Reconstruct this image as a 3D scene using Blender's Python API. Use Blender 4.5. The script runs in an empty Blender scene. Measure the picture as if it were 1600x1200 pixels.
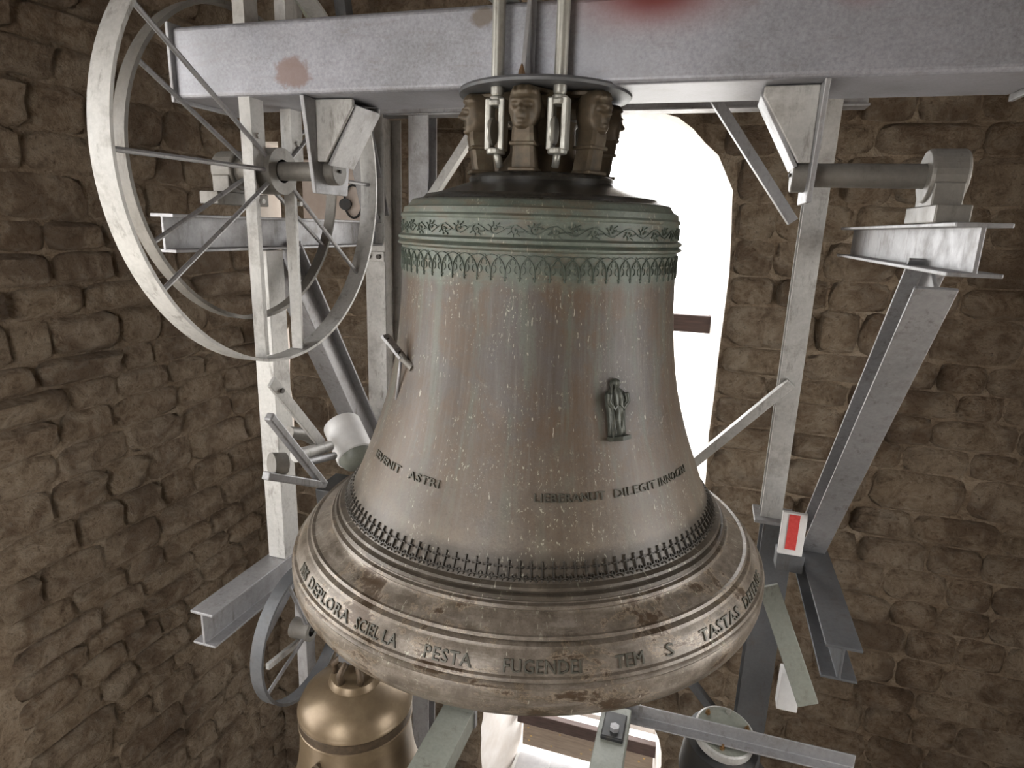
import bpy, bmesh, math, random
from mathutils import Vector, Matrix, noise
from mathutils.geometry import tessellate_polygon
random.seed(7)
PI = math.pi
SC = bpy.context.scene
COL = SC.collection

# ------------------------------------------------------------------ camera
FPX, PITCH, ROLL, YAW = 980.9, math.radians(14.04), math.radians(1.9), math.radians(17.0)
CAM = Vector((0.6025, -2.2457, 0.0))
_F = Vector((-math.sin(YAW) * math.cos(PITCH), math.cos(YAW) * math.cos(PITCH), -math.sin(PITCH)))
_R0 = Vector((math.cos(YAW), math.sin(YAW), 0)); _U0 = _R0.cross(_F)
_R = _R0 * math.cos(ROLL) + _U0 * math.sin(ROLL)
_U = -_R0 * math.sin(ROLL) + _U0 * math.cos(ROLL)
cd = bpy.data.cameras.new('camera'); cam = bpy.data.objects.new('camera', cd); COL.objects.link(cam)
cd.sensor_fit = 'HORIZONTAL'; cd.sensor_width = 36.0; cd.lens = FPX / 1600 * 36.0; cd.clip_start = 0.02
m = Matrix.Identity(4)
for i in range(3):
    m[i][0] = _R[i]; m[i][1] = _U[i]; m[i][2] = -_F[i]; m[i][3] = CAM[i]
cam.matrix_world = m
SC.camera = cam

# ------------------------------------------------------------------ light
W = bpy.data.worlds.new('overcast_sky'); SC.world = W; W.use_nodes = True
bg = W.node_tree.nodes['Background']
bg.inputs['Color'].default_value = (1.0, 1.0, 1.0, 1); bg.inputs['Strength'].default_value = 5.5
SC.view_settings.view_transform = 'Standard'; SC.view_settings.look = 'None'
SC.view_settings.gamma = 1.0; SC.view_settings.use_curve_mapping = False
SC.view_settings.exposure = 0.45
try:
    SC.cycles.use_denoising = True
    SC.cycles.denoiser = 'OPENIMAGEDENOISE'
    SC.cycles.max_bounces = 7; SC.cycles.diffuse_bounces = 5; SC.cycles.glossy_bounces = 3
    SC.cycles.sample_clamp_indirect = 6.0
except Exception:
    pass

def portal(loc, rot, sx, sz):
    l = bpy.data.lights.new('window_portal', 'AREA'); l.shape = 'RECTANGLE'; l.size = sx; l.size_y = sz
    l.cycles.is_portal = True
    o = bpy.data.objects.new('window_portal', l); COL.objects.link(o); o.location = loc; o.rotation_euler = rot

# tower dimensions (bell axis at x=y=0, eye level z=0)
WBY, WLX, WRX, WFY = 1.9, -2.8, 2.9, -3.3
ZF, ZC, TH = -5.6, 2.4, 0.72

# ------------------------------------------------------------------ pixel to place
def ray(px, py):
    return _F + _R * ((px - 800) / FPX) - _U * ((py - 600) / FPX)
def at(px, py, ax, v):
    d = ray(px, py); i = 'xyz'.index(ax)
    return CAM + d * ((v - CAM[i]) / d[i])
def az_of(px, py, r):
    d = ray(px, py); a = d.x**2 + d.y**2; b = CAM.x * d.x + CAM.y * d.y; c = CAM.x**2 + CAM.y**2 - r * r
    t = (-b - math.sqrt(max(0, b * b - a * c))) / a
    P = CAM + d * t
    return math.atan2(P.y, P.x), P.z

# ------------------------------------------------------------------ materials
def S(r, g, b):
    f = lambda c: c / 12.92 if c <= .04045 else ((c + .055) / 1.055) ** 2.4
    return (f(r / 255), f(g / 255), f(b / 255), 1)
class NT:
    def __init__(s, name):
        s.m = bpy.data.materials.new(name); s.m.use_nodes = True; s.t = s.m.node_tree
        s.b = s.t.nodes['Principled BSDF']; s.tc = s.t.nodes.new('ShaderNodeTexCoord')
    def n(s, typ, **kw):
        nd = s.t.nodes.new(typ)
        for k, v in kw.items():
            if k.startswith('i_'):
                key = k[2:]; nd.inputs[int(key) if key.isdigit() else key.replace('_', ' ')].default_value = v
            else: setattr(nd, k, v)
        return nd
    def l(s, a, b): s.t.links.new(a, b)
    def co(s, scale=(1, 1, 1), loc=(0, 0, 0), which='Object'):
        mp = s.n('ShaderNodeMapping'); mp.inputs['Scale'].default_value = scale; mp.inputs['Location'].default_value = loc
        s.l(s.tc.outputs[which], mp.inputs['Vector']); return mp.outputs[0]
    def noise(s, vec, scale, detail=6, rough=.6, dist=0.0):
        nd = s.n('ShaderNodeTexNoise'); nd.inputs['Scale'].default_value = scale; nd.inputs['Detail'].default_value = detail
        nd.inputs['Roughness'].default_value = rough; nd.inputs['Distortion'].default_value = dist
        s.l(vec, nd.inputs['Vector']); return nd.outputs['Fac']
    def ramp(s, fac, stops, interp='LINEAR'):
        r = s.n('ShaderNodeValToRGB'); cr = r.color_ramp; cr.interpolation = interp
        while len(cr.elements) < len(stops): cr.elements.new(0.5)
        for e, (p, c) in zip(cr.elements, stops):
            e.position = p; e.color = c if isinstance(c, tuple) else (c, c, c, 1)
        s.l(fac, r.inputs[0]); return r.outputs[0]
    def mix(s, fac, a, b, mode='MIX'):
        x = s.n('ShaderNodeMix'); x.data_type = 'RGBA'; x.blend_type = mode
        for sock, v in ((x.inputs[0], fac), (x.inputs[6], a), (x.inputs[7], b)):
            if hasattr(v, 'is_output'): s.l(v, sock)
            else: sock.default_value = v
        return x.outputs[2]
    def math(s, op, a, b=0.0):
        x = s.n('ShaderNodeMath'); x.operation = op
        for sock, v in ((x.inputs[0], a), (x.inputs[1], b)):
            if hasattr(v, 'is_output'): s.l(v, sock)
            else: sock.default_value = v
        return x.outputs[0]
    def sep(s, vec):
        x = s.n('ShaderNodeSeparateXYZ'); s.l(vec, x.inputs[0]); return x.outputs
    def bump(s, h, st=.3, d=.01):
        b = s.n('ShaderNodeBump'); b.inputs['Strength'].default_value = st; b.inputs['Distance'].default_value = d
        s.l(h, b.inputs['Height']); s.l(b.outputs[0], s.b.inputs['Normal'])
    def set(s, color=None, rough=None, metal=None):
        for k, v in (('Base Color', color), ('Roughness', rough), ('Metallic', metal)):
            if v is None: continue
            if hasattr(v, 'is_output'): s.l(v, s.b.inputs[k])
            else: s.b.inputs[k].default_value = v
        return s.m

def mat_steel(name, base, dirt=.35, metal=.55, rough=.5, warm=(96, 84, 70)):
    t = NT(name); v = t.co()
    n1 = t.noise(v, 2.2, 5); n2 = t.noise(v, 60, 3, .7); n3 = t.noise(v, 9, 6, .7)
    b = S(*base); hi = tuple(min(1, c * 1.18) for c in b[:3]) + (1,); lo = tuple(c * .78 for c in b[:3]) + (1,)
    c = t.ramp(n1, [(.35, lo), (.65, hi)])
    c = t.mix(.35, c, t.ramp(n2, [(.35, lo), (.65, hi)]))
    c = t.mix(t.math('MULTIPLY', t.ramp(n3, [(.52, 0.0), (.72, 1.0)]), dirt), c, S(*warm))
    c = t.mix(t.math('MULTIPLY', t.ramp(t.noise(t.co((1, 1, .25)), 22, 6, .75), [(.56, 0.0), (.68, 1.0)]), .35 + dirt*.3), c, S(*[k*.8 for k in warm]))
    t.bump(n2, .12, .002)
    return t.set(c, t.ramp(n3, [(.3, rough - .1), (.7, rough + .12)]), metal)
M = {}
M['galv'] = mat_steel('galvanised_steel', (158, 157, 158))
M['galv_white'] = mat_steel('pale_galvanised_steel', (184, 182, 178), .45, .25, .5)
M['galv_dark'] = mat_steel('dark_grey_steel', (98, 99, 101), .3, .4, .5)
M['rodsteel'] = mat_steel('zinc_plated_rod', (170, 168, 160), .3, .5, .38)
M['castgrey'] = mat_steel('cast_iron_grey', (128, 124, 118), .3, .4, .5)
M['bolt'] = mat_steel('blackened_bolt', (70, 66, 62), .3, .6, .5)
M['greenpaint'] = mat_steel('grey_green_enamel', (126, 128, 118), .4, .05, .45)
M['rubber'] = mat_steel('black_housing', (42, 42, 42), .3, .0, .5)
M['brass'] = mat_steel('brass_nut', (150, 120, 84), .2, .8, .4)

def mat_beam():
    t = NT('galvanised_beam'); v = t.co(); x, y, z = t.sep(v)
    n1 = t.noise(v, 3, 6, .65); n2 = t.noise(v, 90, 3, .8); n3 = t.noise(t.co((2, 2, 9)), 4, 6, .7); n4 = t.noise(v, 14, 6, .7)
    c = t.ramp(n1, [(.35, S(126, 126, 130)), (.65, S(166, 166, 174))])
    c = t.mix(.4, c, t.ramp(n2, [(.3, S(122, 122, 124)), (.7, S(192, 192, 198))]))
    c = t.mix(t.math('MULTIPLY', t.ramp(n3, [(.55, 0.0), (.72, 1.0)]), .3), c, S(120, 108, 96))
    def blob(cx, cz, rx, rz, soft, col, amt, c, wob=.5):
        dx = t.math('DIVIDE', t.math('SUBTRACT', x, cx), rx); dz = t.math('DIVIDE', t.math('SUBTRACT', z, cz), rz)
        d = t.math('SQRT', t.math('ADD', t.math('MULTIPLY', dx, dx), t.math('MULTIPLY', dz, dz)))
        d = t.math('ADD', d, t.math('MULTIPLY', t.math('SUBTRACT', n4, .5), wob))
        f = t.ramp(d, [(1 - soft if soft < 1 else 0.0, 1.0), (1.0, 0.0)], 'EASE')
        return t.mix(t.math('MULTIPLY', f, amt), c, col)
    c = blob(-.90, .07, .10, .06, .35, S(132, 108, 98), .75, c, 1.6)
    c = blob(-.175, .215, .05, .035, .4, S(110, 98, 86), .8, c, 1.4)
    c = blob(.36, .25, .40, .16, 1, S(166, 128, 128), .8, c, .1)
    c = blob(.36, .26, .24, .125, .85, S(112, 38, 32), .95, c, .1)
    c = blob(.92, .25, .13, .1, 1, S(165, 110, 108), .7, c, .1)
    t.bump(n2, .15, .002)
    return t.set(c, t.ramp(n2, [(.3, .4), (.7, .55)]), .45)
M['beam'] = mat_beam()

def mat_bell():
    t = NT('weathered_bell_bronze'); v = t.co(); x, y, z = t.sep(v)          # z: metres above the rim plane
    az = t.math('ARCTAN2', y, x)
    def cyl(sa, sz, off=0.0):
        cb = t.n('ShaderNodeCombineXYZ'); t.l(t.math('MULTIPLY', az, sa), cb.inputs[0]); t.l(t.math('MULTIPLY', z, sz), cb.inputs[1]); cb.inputs[2].default_value = off
        return cb.outputs[0]
    n_st = t.noise(cyl(5, 1.1), 1.5, 8, .68, .15); n_run = t.noise(cyl(26, 2.2, 3), 1.3, 7, .75, .1)
    big = t.noise(cyl(1.6, 2.4, 7), 1.6, 7, .68, .35); fin = t.noise(v, 26, 8, .75); med = t.noise(v, 9, 8, .74, .2); grit = t.noise(v, 130, 4, .8)
    zn = t.math('DIVIDE', z, 1.5)
    waist = t.ramp(big, [(.34, S(88, 82, 79)), (.45, S(88, 80, 73)), (.55, S(93, 77, 62)), (.68, S(90, 83, 75))])
    waist = t.mix(t.math('MULTIPLY', t.ramp(n_st, [(.52, 0.0), (.62, 1.0)]), .6), waist, S(96, 101, 90))
    waist = t.mix(t.math('MULTIPLY', t.ramp(n_st, [(.34, 1.0), (.46, 0.0)]), .5), waist, S(72, 60, 49))
    waist = t.mix(t.math('MULTIPLY', t.ramp(n_run, [(.50, 0.0), (.68, 1.0)]), .5), waist, S(112, 106, 99))
    low = t.ramp(zn, [(.26, 1.0), (.48, 0.0)])
    waist = t.mix(t.math('MULTIPLY', low, .6), waist, t.ramp(med, [(.35, S(98, 88, 77)), (.6, S(124, 113, 99))]))
    lip = t.ramp(med, [(.34, S(86, 77, 66)), (.48, S(116, 106, 95)), (.64, S(144, 134, 122))])
    hor = t.noise(cyl(3.2, 34, 1), 1.2, 8, .72, .1); rusty = t.noise(cyl(3.4, 9, 5), 1.5, 9, .74, .25)
    lip = t.mix(t.math('MULTIPLY', t.ramp(hor, [(.52, 0.0), (.64, 1.0)]), .6), lip, S(90, 80, 64))
    lip = t.mix(t.math('MULTIPLY', t.ramp(hor, [(.36, 1.0), (.44, 0.0)]), .45), lip, S(158, 150, 139))
    lip = t.mix(t.math('MULTIPLY', t.ramp(rusty, [(.555, 0.0), (.60, 1.0)]), .85), lip, S(76, 58, 40))
    lip = t.mix(t.math('MULTIPLY', t.ramp(rusty, [(.535, 0.0), (.55, 1.0), (.57, 0.0)]), .5), lip, S(180, 160, 134))
    zw = t.math('ADD', zn, t.math('MULTIPLY', t.math('SUBTRACT', n_st, .5), .07))
    c = t.mix(t.ramp(zw, [(.17, 0.0), (.26, 1.0)]), lip, waist)
    green = t.ramp(med, [(.3, S(76, 82, 74)), (.52, S(98, 106, 96)), (.75, S(120, 126, 114))])
    green = t.mix(t.math('MULTIPLY', t.ramp(t.noise(cyl(4, 22, 2), 1.2, 7, .7), [(.5, 0.0), (.62, 1.0)]), .65), green, S(106, 96, 80))
    c = t.mix(t.ramp(zw, [(.745, 0.0), (.775, 1.0)]), c, green)
    dark = t.ramp(fin, [(.35, S(38, 36, 34)), (.7, S(60, 58, 52))])
    topf = t.ramp(t.math('ADD', zn, t.math('MULTIPLY', t.math('SUBTRACT', fin, .5), .012)), [(.917, 0.0), (.927, 1.0)])
    c = t.mix(topf, c, dark)
    fr = t.ramp(t.math('ADD', zn, t.math('MULTIPLY', t.math('SUBTRACT', med, .5), .012)), [(.172, 0.0), (.185, 1.0), (.245, 1.0), (.262, 0.0)])
    c = t.mix(t.math('MULTIPLY', t.math('MULTIPLY', fr, t.ramp(big, [(.35, .45), (.55, 1.0)])), .8), c, S(66, 60, 52))
    # dark patina around the cast figure
    da = t.math('DIVIDE', t.math('SUBTRACT', az, -.80), .17); dz = t.math('DIVIDE', t.math('SUBTRACT', z, .775), .155)
    dd = t.math('ADD', t.math('SQRT', t.math('ADD', t.math('MULTIPLY', da, da), t.math('MULTIPLY', dz, dz))), t.math('MULTIPLY', t.math('SUBTRACT', med, .5), .6))
    c = t.mix(t.math('MULTIPLY', t.ramp(dd, [(.35, 1.0), (1.0, 0.0)], 'EASE'), .55), c, S(66, 62, 56))
    # chalk spots in clusters, and a few runs
    sp1 = t.ramp(t.noise(cyl(60, 55, 9), 1.5, 3, .6), [(.625, 0.0), (.66, 1.0)])
    clus = t.ramp(t.noise(cyl(3, 4.5, 11), 1.4, 4, .6), [(.46, 0.0), (.60, 1.0)])
    c = t.mix(t.math('MULTIPLY', t.math('MULTIPLY', sp1, clus), .75), c, S(178, 176, 158))
    sp2 = t.ramp(t.noise(cyl(44, 14, 13), 1.5, 3, .6), [(.685, 0.0), (.71, 1.0)])
    c = t.mix(t.math('MULTIPLY', sp2, .75), c, S(190, 184, 168))
    c = t.mix(topf, c, dark)
    c = t.mix(t.math('MULTIPLY', t.ramp(fin, [(.60, 0.0), (.70, 1.0)]), .3), c, S(140, 134, 120))
    c = t.mix(t.math('MULTIPLY', t.ramp(grit, [(.35, 1.0), (.5, 0.0)]), .35), c, S(74, 66, 56))
    t.bump(t.math('ADD', t.math('MULTIPLY', fin, .7), t.math('MULTIPLY', grit, .25)), .3, .006)
    rg = t.mix(t.ramp(zw, [(.17, 0.0), (.30, 1.0)]), t.ramp(med, [(.3, .26), (.7, .42)]), t.ramp(med, [(.3, .40), (.7, .56)]))
    return t.set(c, t.mix(topf, rg, (.2, .2, .2, 1)), t.ramp(zw, [(.17, .22), (.30, .08)]))
M['bell'] = mat_bell()

def mat_bronze(name, cols, rough=.45, metal=.3, sc=18):
    t = NT(name); v = t.co(); n = t.noise(v, sc, 6, .7); n2 = t.noise(v, sc * .25, 4)
    c = t.ramp(n, [(.3, S(*cols[0])), (.55, S(*cols[1])), (.75, S(*cols[2]))])
    c = t.mix(t.math('MULTIPLY', n2, .5), c, S(*cols[0]))
    t.bump(n, .25, .004)
    return t.set(c, rough, metal)
M['crown'] = mat_bronze('dark_crown_bronze', ((64, 56, 44), (96, 82, 64), (112, 106, 88)), .5, .3)
M['ornament'] = mat_bronze('patina_relief', ((68, 75, 67), (94, 102, 92), (112, 119, 106)), .5, .25)
M['frieze'] = mat_bronze('dark_relief', ((52, 48, 42), (70, 65, 58), (98, 93, 84)), .45, .3)
M['letters'] = mat_bronze('grey_green_lettering', ((66, 65, 56), (88, 84, 74), (112, 106, 94)), .5, .25)
M['saint'] = mat_bronze('green_relief_figure', ((56, 58, 52), (82, 84, 76), (116, 118, 106)), .4, .3, 40)
M['bronze_new'] = mat_bronze('polished_golden_bronze', ((108, 92, 72), (126, 109, 86), (144, 127, 102)), .36, .45, 9)
M['bronze_band'] = mat_bronze('dark_bronze_band', ((66, 54, 42), (90, 76, 60), (110, 94, 74)), .5, .5, 40)

def mat_stone():
    t = NT('rubble_stone'); oi = t.n('ShaderNodeObjectInfo')
    g = t.n('ShaderNodeNewGeometry'); p = g.outputs['Position']
    n = t.noise(p, 9, 9, .75, .5); n2 = t.noise(p, 38, 7, .8, .3); n3 = t.noise(p, 2.2, 5, .6, .4)
    base = t.ramp(oi.outputs['Random'], [(0, S(166, 142, 118)), (.35, S(198, 176, 148)), (.7, S(184, 164, 142)), (1, S(214, 194, 168))])
    c = t.mix(.65, base, t.ramp(n, [(.34, S(112, 90, 70)), (.48, S(190, 166, 138)), (.62, S(230, 214, 190))]))
    c = t.mix(t.math('MULTIPLY', t.ramp(n2, [(.52, 0.0), (.64, 1.0)]), .5), c, S(204, 190, 166))
    c = t.mix(t.math('MULTIPLY', t.ramp(n2, [(.34, 1.0), (.46, 0.0)]), .6), c, S(82, 62, 46))
    c = t.mix(t.math('MULTIPLY', t.ramp(n3, [(.5, 0.0), (.6, 1.0)]), .55), c, S(112, 86, 64))
    t.bump(t.math('ADD', n, t.math('MULTIPLY', n2, .7)), 1.0, .12)
    return t.set(c, .92, 0.0)
M['stone'] = mat_stone()
def mat_mortar():
    t = NT('rough_mortar'); g = t.n('ShaderNodeNewGeometry'); p = g.outputs['Position']
    n = t.noise(p, 7, 9, .78, .6); n2 = t.noise(p, 40, 6, .8)
    c = t.ramp(n, [(.3, S(124, 102, 80)), (.5, S(192, 170, 144)), (.7, S(228, 212, 188))])
    c = t.mix(t.math('MULTIPLY', t.ramp(n2, [(.36, 1.0), (.48, 0.0)]), .5), c, S(80, 62, 46))
    t.bump(t.math('ADD', n, t.math('MULTIPLY', n2, .6)), 1.0, .06)
    return t.set(c, .95, 0.0)
M['mortar'] = mat_mortar()
def mat_simple(name, a, b, sc, rough=.8, metal=0.0, scale=(1, 1, 1), bs=.3):
    t = NT(name); v = t.co(scale); n = t.noise(v, sc, 6, .65)
    t.bump(n, bs, .006)
    return t.set(t.ramp(n, [(.3, S(*a)), (.7, S(*b))]), rough, metal)
M['plaster'] = mat_simple('white_limewash', (226, 218, 210), (244, 240, 236), 6)
M['darkwood'] = mat_simple('dark_brown_timber', (62, 48, 44), (88, 70, 64), 8, .7, 0, (1, 9, 9))
M['beigewood'] = mat_simple('weathered_board', (136, 120, 106), (164, 148, 130), 8, .8, 0, (1, 9, 9))
M['tile'] = mat_simple('pale_grey_tile', (190, 190, 194), (214, 214, 216), 12, .6)
M['grout'] = mat_simple('white_grout', (226, 226, 226), (240, 240, 240), 20, .8)
M['concrete'] = mat_simple('grey_concrete', (96, 90, 84), (126, 120, 112), 5, .9)
M['ground'] = mat_simple('pale_ground', (176, 172, 164), (200, 196, 188), .4, .9)
M['ceilwood'] = mat_simple('old_ceiling_boards', (70, 56, 44), (96, 78, 60), 6, .85, 0, (1, 8, 8))
M['redpaint'] = mat_simple('red_paint', (190, 50, 48), (210, 80, 74), 60, .5)
M['whitepaint'] = mat_simple('white_paint', (208, 206, 204), (224, 222, 220), 20, .5)
M['leaf'] = mat_simple('dry_leaf', (196, 160, 90), (222, 190, 130), 30, .8)
M['pinkboard'] = mat_simple('pinkish_board', (190, 172, 160), (216, 204, 194), 5, .8)
M['rust'] = mat_simple('rusty_patch', (64, 44, 28), (120, 92, 62), 40, .8)

# ------------------------------------------------------------------ mesh helpers
class MB:
    def __init__(s): s.v = []; s.f = []
    def add(s, vs, fs):
        o = len(s.v); s.v += [Vector(p) for p in vs]; s.f += [tuple(i + o for i in f) for f in fs]; return s
    def box(s, c, size, rot=None):
        c = Vector(c); hx, hy, hz = [k / 2 for k in size]
        vs = [Vector((a * hx, b * hy, d * hz)) for d in (-1, 1) for b in (-1, 1) for a in (-1, 1)]
        if rot is not None: vs = [rot @ p for p in vs]
        return s.add([p + c for p in vs], [(0, 2, 3, 1), (4, 5, 7, 6), (0, 1, 5, 4), (2, 6, 7, 3), (0, 4, 6, 2), (1, 3, 7, 5)])
    def section(s, pts, p0, p1, up):
        """sweep closed 2-D section (a along side, b along up) from p0 to p1"""
        p0, p1, up = Vector(p0), Vector(p1), Vector(up); d = (p1 - p0).normalized()
        side = d.cross(up).normalized(); upv = side.cross(d).normalized(); n = len(pts)
        vs = [p + side * a + upv * b for p in (p0, p1) for a, b in pts]
        fs = [(i, (i + 1) % n, n + (i + 1) % n, n + i) for i in range(n)]
        for tri in tessellate_polygon([[Vector((a, b, 0)) for a, b in pts]]):
            fs.append(tuple(tri)); fs.append(tuple(n + i for i in reversed(tri)))
        return s.add(vs, fs)
    def bar(s, p0, p1, w, h, up=(0, 0, 1)):
        return s.section([(-w/2, -h/2), (w/2, -h/2), (w/2, h/2), (-w/2, h/2)], p0, p1, up)
    def channel(s, p0, p1, w, h, t, up=(0, 0, 1)):      # web h tall, flanges w deep to +side
        return s.section([(-w/2, -h/2), (w/2, -h/2), (w/2, -h/2 + t), (-w/2 + t, -h/2 + t), (-w/2 + t, h/2 - t), (w/2, h/2 - t), (w/2, h/2), (-w/2, h/2)], p0, p1, up)
    def angle(s, p0, p1, w, h, t, up=(0, 0, 1)):
        return s.section([(-w/2, -h/2), (w/2, -h/2), (w/2, -h/2 + t), (-w/2 + t, -h/2 + t), (-w/2 + t, h/2), (-w/2, h/2)], p0, p1, up)
    def tube(s, pts, r, n=12, caps=True):
        pts = [Vector(p) for p in pts]; rs = r if isinstance(r, (list, tuple)) else [r] * len(pts)
        rings = []; ref = None
        for i, p in enumerate(pts):
            d = (pts[min(i + 1, len(pts) - 1)] - pts[max(i - 1, 0)]).normalized()
            if ref is None: ref = Vector((0, 0, 1)) if abs(d.z) < .9 else Vector((1, 0, 0))
            a = d.cross(ref).normalized(); b = a.cross(d).normalized(); ref = b
            rings.append([p + (a * math.cos(2*PI*k/n) + b * math.sin(2*PI*k/n)) * rs[i] for k in range(n)])
        vs = [q for rg in rings for q in rg]; fs = []
        for i in range(len(pts) - 1):
            for k in range(n):
                fs.append((i*n + k, i*n + (k+1) % n, (i+1)*n + (k+1) % n, (i+1)*n + k))
        if caps:
            fs.append(tuple(reversed(range(n)))); fs.append(tuple((len(pts)-1)*n + k for k in range(n)))
        return s.add(vs, fs)
    def lathe(s, prof, n=96, c=(0, 0, 0), axis='z', a0=0, a1=2*PI):
        full = abs(a1 - a0 - 2*PI) < 1e-6; c = Vector(c); m_ = n if full else n + 1; vs = []
        for r, z in prof:
            for k in range(m_):
                a = a0 + (a1 - a0) * k / n
                p = Vector((r*math.cos(a), r*math.sin(a), z))
                if axis == 'x': p = Vector((p.z, p.x, p.y))
                elif axis == 'y': p = Vector((p.y, p.z, p.x))
                vs.append(p + c)
        fs = []
        for i in range(len(prof) - 1):
            for k in range(n):
                k2 = (k + 1) % m_
                fs.append((i*m_ + k, i*m_ + k2, (i+1)*m_ + k2, (i+1)*m_ + k))
        return s.add(vs, fs)
    def build(s, name, mat, parent=None, smooth=False, bevel=0, origin=None, flip=False):
        o = origin if origin is not None else (parent_world(parent) if parent else Vector((0, 0, 0)))
        me = bpy.data.meshes.new(name); me.from_pydata([p - o for p in s.v], [], s.f)
        bm = bmesh.new(); bm.from_mesh(me); bmesh.ops.remove_doubles(bm, verts=bm.verts, dist=1e-6)
        bmesh.ops.recalc_face_normals(bm, faces=bm.faces); bm.to_mesh(me); bm.free()
        me.materials.append(mat)
        ob = bpy.data.objects.new(name, me); COL.objects.link(ob)
        if parent: ob.parent = parent
        else: ob.location = o
        if smooth: smooth_mesh(me, smooth)
        if bevel:
            b = ob.modifiers.new('bevel', 'BEVEL'); b.width = bevel; b.segments = 2; b.limit_method = 'ANGLE'; b.angle_limit = math.radians(50)
        return ob
def smooth_mesh(me, ang):
    for p in me.polygons: p.use_smooth = True
    if ang is not True:
        try: me.set_sharp_from_angle(angle=math.radians(ang))
        except Exception: pass
WORLD = {}
def parent_world(p):
    v = Vector((0, 0, 0))
    while p: v += p.location; p = p.parent
    return v
def tag(o, label, cat, group=None):
    o['label'] = label; o['category'] = cat
    if group: o['group'] = group
    return o
def thing(name, label, cat, loc, group=None):
    o = bpy.data.objects.new(name, None); COL.objects.link(o); o.location = loc; o.empty_display_size = .1
    return tag(o, label, cat, group)
def struct(o):
    o['kind'] = 'structure'; return o
def base_of(mb):
    xs = [p.x for p in mb.v]; ys = [p.y for p in mb.v]; zs = [p.z for p in mb.v]
    return Vector(((min(xs) + max(xs)) / 2, (min(ys) + max(ys)) / 2, min(zs)))
def single(mb, name, mat, label, cat, group=None, **kw):
    return tag(mb.build(name, mat, origin=base_of(mb), **kw), label, cat, group)
def inst(src, parent, loc, rot=(0, 0, 0), scale=(1, 1, 1)):
    o = src.copy(); COL.objects.link(o); o.parent = parent; o.location = loc; o.rotation_euler = rot; o.scale = scale
    return o
def hexbolt(mb, c, d, r=.012, h=.012):
    c = Vector(c); d = Vector(d).normalized()
    return mb.tube([c - d * .004, c + d * h], r, 6)

def isec_pts(w, h, t):
    return [(-w/2, -h/2), (w/2, -h/2), (w/2, -h/2 + t), (t/2, -h/2 + t), (t/2, h/2 - t), (w/2, h/2 - t), (w/2, h/2), (-w/2, h/2), (-w/2, h/2 - t), (-t/2, h/2 - t), (-t/2, -h/2 + t), (-w/2, -h/2 + t)]
MB.isec = lambda s, p0, p1, w, h, t, up=(0, 0, 1): s.section(isec_pts(w, h, t), p0, p1, up)

# ================================================================== SETTING
def arch(cu, hw, zs, zsp, n=20, rough=0.0, seed=0):
    rnd = random.Random(seed); pts = [(cu - hw, zs), (cu + hw, zs)]
    for i in range(1, 9): pts.append((cu + hw + rnd.uniform(-rough, rough), zs + (zsp - zs) * i / 9))
    for i in range(n + 1):
        a = PI * i / n; k = hw + rnd.uniform(-rough, rough)
        pts.append((cu + k * math.cos(a), zsp + k * math.sin(a)))
    for i in range(8, 0, -1): pts.append((cu - hw + rnd.uniform(-rough, rough), zs + (zsp - zs) * i / 9))
    return pts
FR = {'back': lambda u, z, d: Vector((u, WBY + d, z)), 'left': lambda u, z, d: Vector((WLX - d, u, z)),
      'right': lambda u, z, d: Vector((WRX + d, u, z)), 'front': lambda u, z, d: Vector((u, WFY - d, z))}
wcount = [0]
def wall(side, u0, u1, openings):
    fr = FR[side]; mb = MB(); eo = TH
    for d, k in ((0, 0), (eo, 1)):
        e = 0 if side in ('left', 'right') else 0
        polys = [[(u0 - (TH if side in ('back', 'front') else 0), ZF), (u1 + (TH if side in ('back', 'front') else 0), ZF), (u1 + (TH if side in ('back', 'front') else 0), ZC), (u0 - (TH if side in ('back', 'front') else 0), ZC)]] + [op[k] for op in openings]
        flat = [p for pl in polys for p in pl]
        tris = tessellate_polygon([[Vector((a, b, 0)) for a, b in pl] for pl in polys])
        mb.add([fr(a, b, d) for a, b in flat], [tuple(t) for t in tris])
    w = mb.build('wall_' + side, M['mortar']); struct(w)
    for op in openings:
        wcount[0] += 1
        r = MB(); n = len(op[0])
        r.add([fr(a, b, 0) for a, b in op[0]] + [fr(a, b, eo) for a, b in op[1]], [(i, (i + 1) % n, n + (i + 1) % n, n + i) for i in range(n)])
        struct(r.build('window_%d' % wcount[0], M['plaster'], smooth=35))
    return w
RO = .012
op_main = (arch(0.0, .705, -2.35, .035, rough=RO, seed=1), arch(0.0, .62, -2.2, .05))
op_low = (arch(-.10, .725, -4.95, -3.95, rough=RO, seed=2), arch(-.04, .585, -4.78, -4.0))
slit = ([(-2.73, -1.75), (-2.52, -1.75), (-2.505, -1.5), (-2.53, -1.25), (-2.51, -1.0), (-2.52, -.6), (-2.525, .2), (-2.52, .55), (-2.73, .55)],
        [(-2.71, -1.75), (-2.56, -1.75), (-2.56, -1.5), (-2.56, -1.25), (-2.56, -1.0), (-2.56, -.6), (-2.56, .2), (-2.56, .55), (-2.71, .55)])
def pair(c, hw, zs, zsp): return (arch(c, hw, zs, zsp), arch(c, hw - .08, zs + .1, zsp))
LW = pair(-1.55, 1.05, -2.3, .45); LL = pair(-2.1, .7, -4.95, -3.9)  # unseen side and front windows from here on, placed and sized for their light
RW = pair(-.3, .75, -2.3, .35); RL = pair(-.6, .5, -4.95, -3.9)
FW = pair(-.9, .8, -2.0, .5); FL = pair(-.9, .7, -4.95, -3.9)
wb = wall('back', WLX, WRX, [op_main, op_low, slit])
wl = wall('left', WFY, WBY, [LW, LL]); wr = wall('right', WFY, WBY, [RW, RL]); wf = wall('front', WLX, WRX, [FW, FL])
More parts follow.
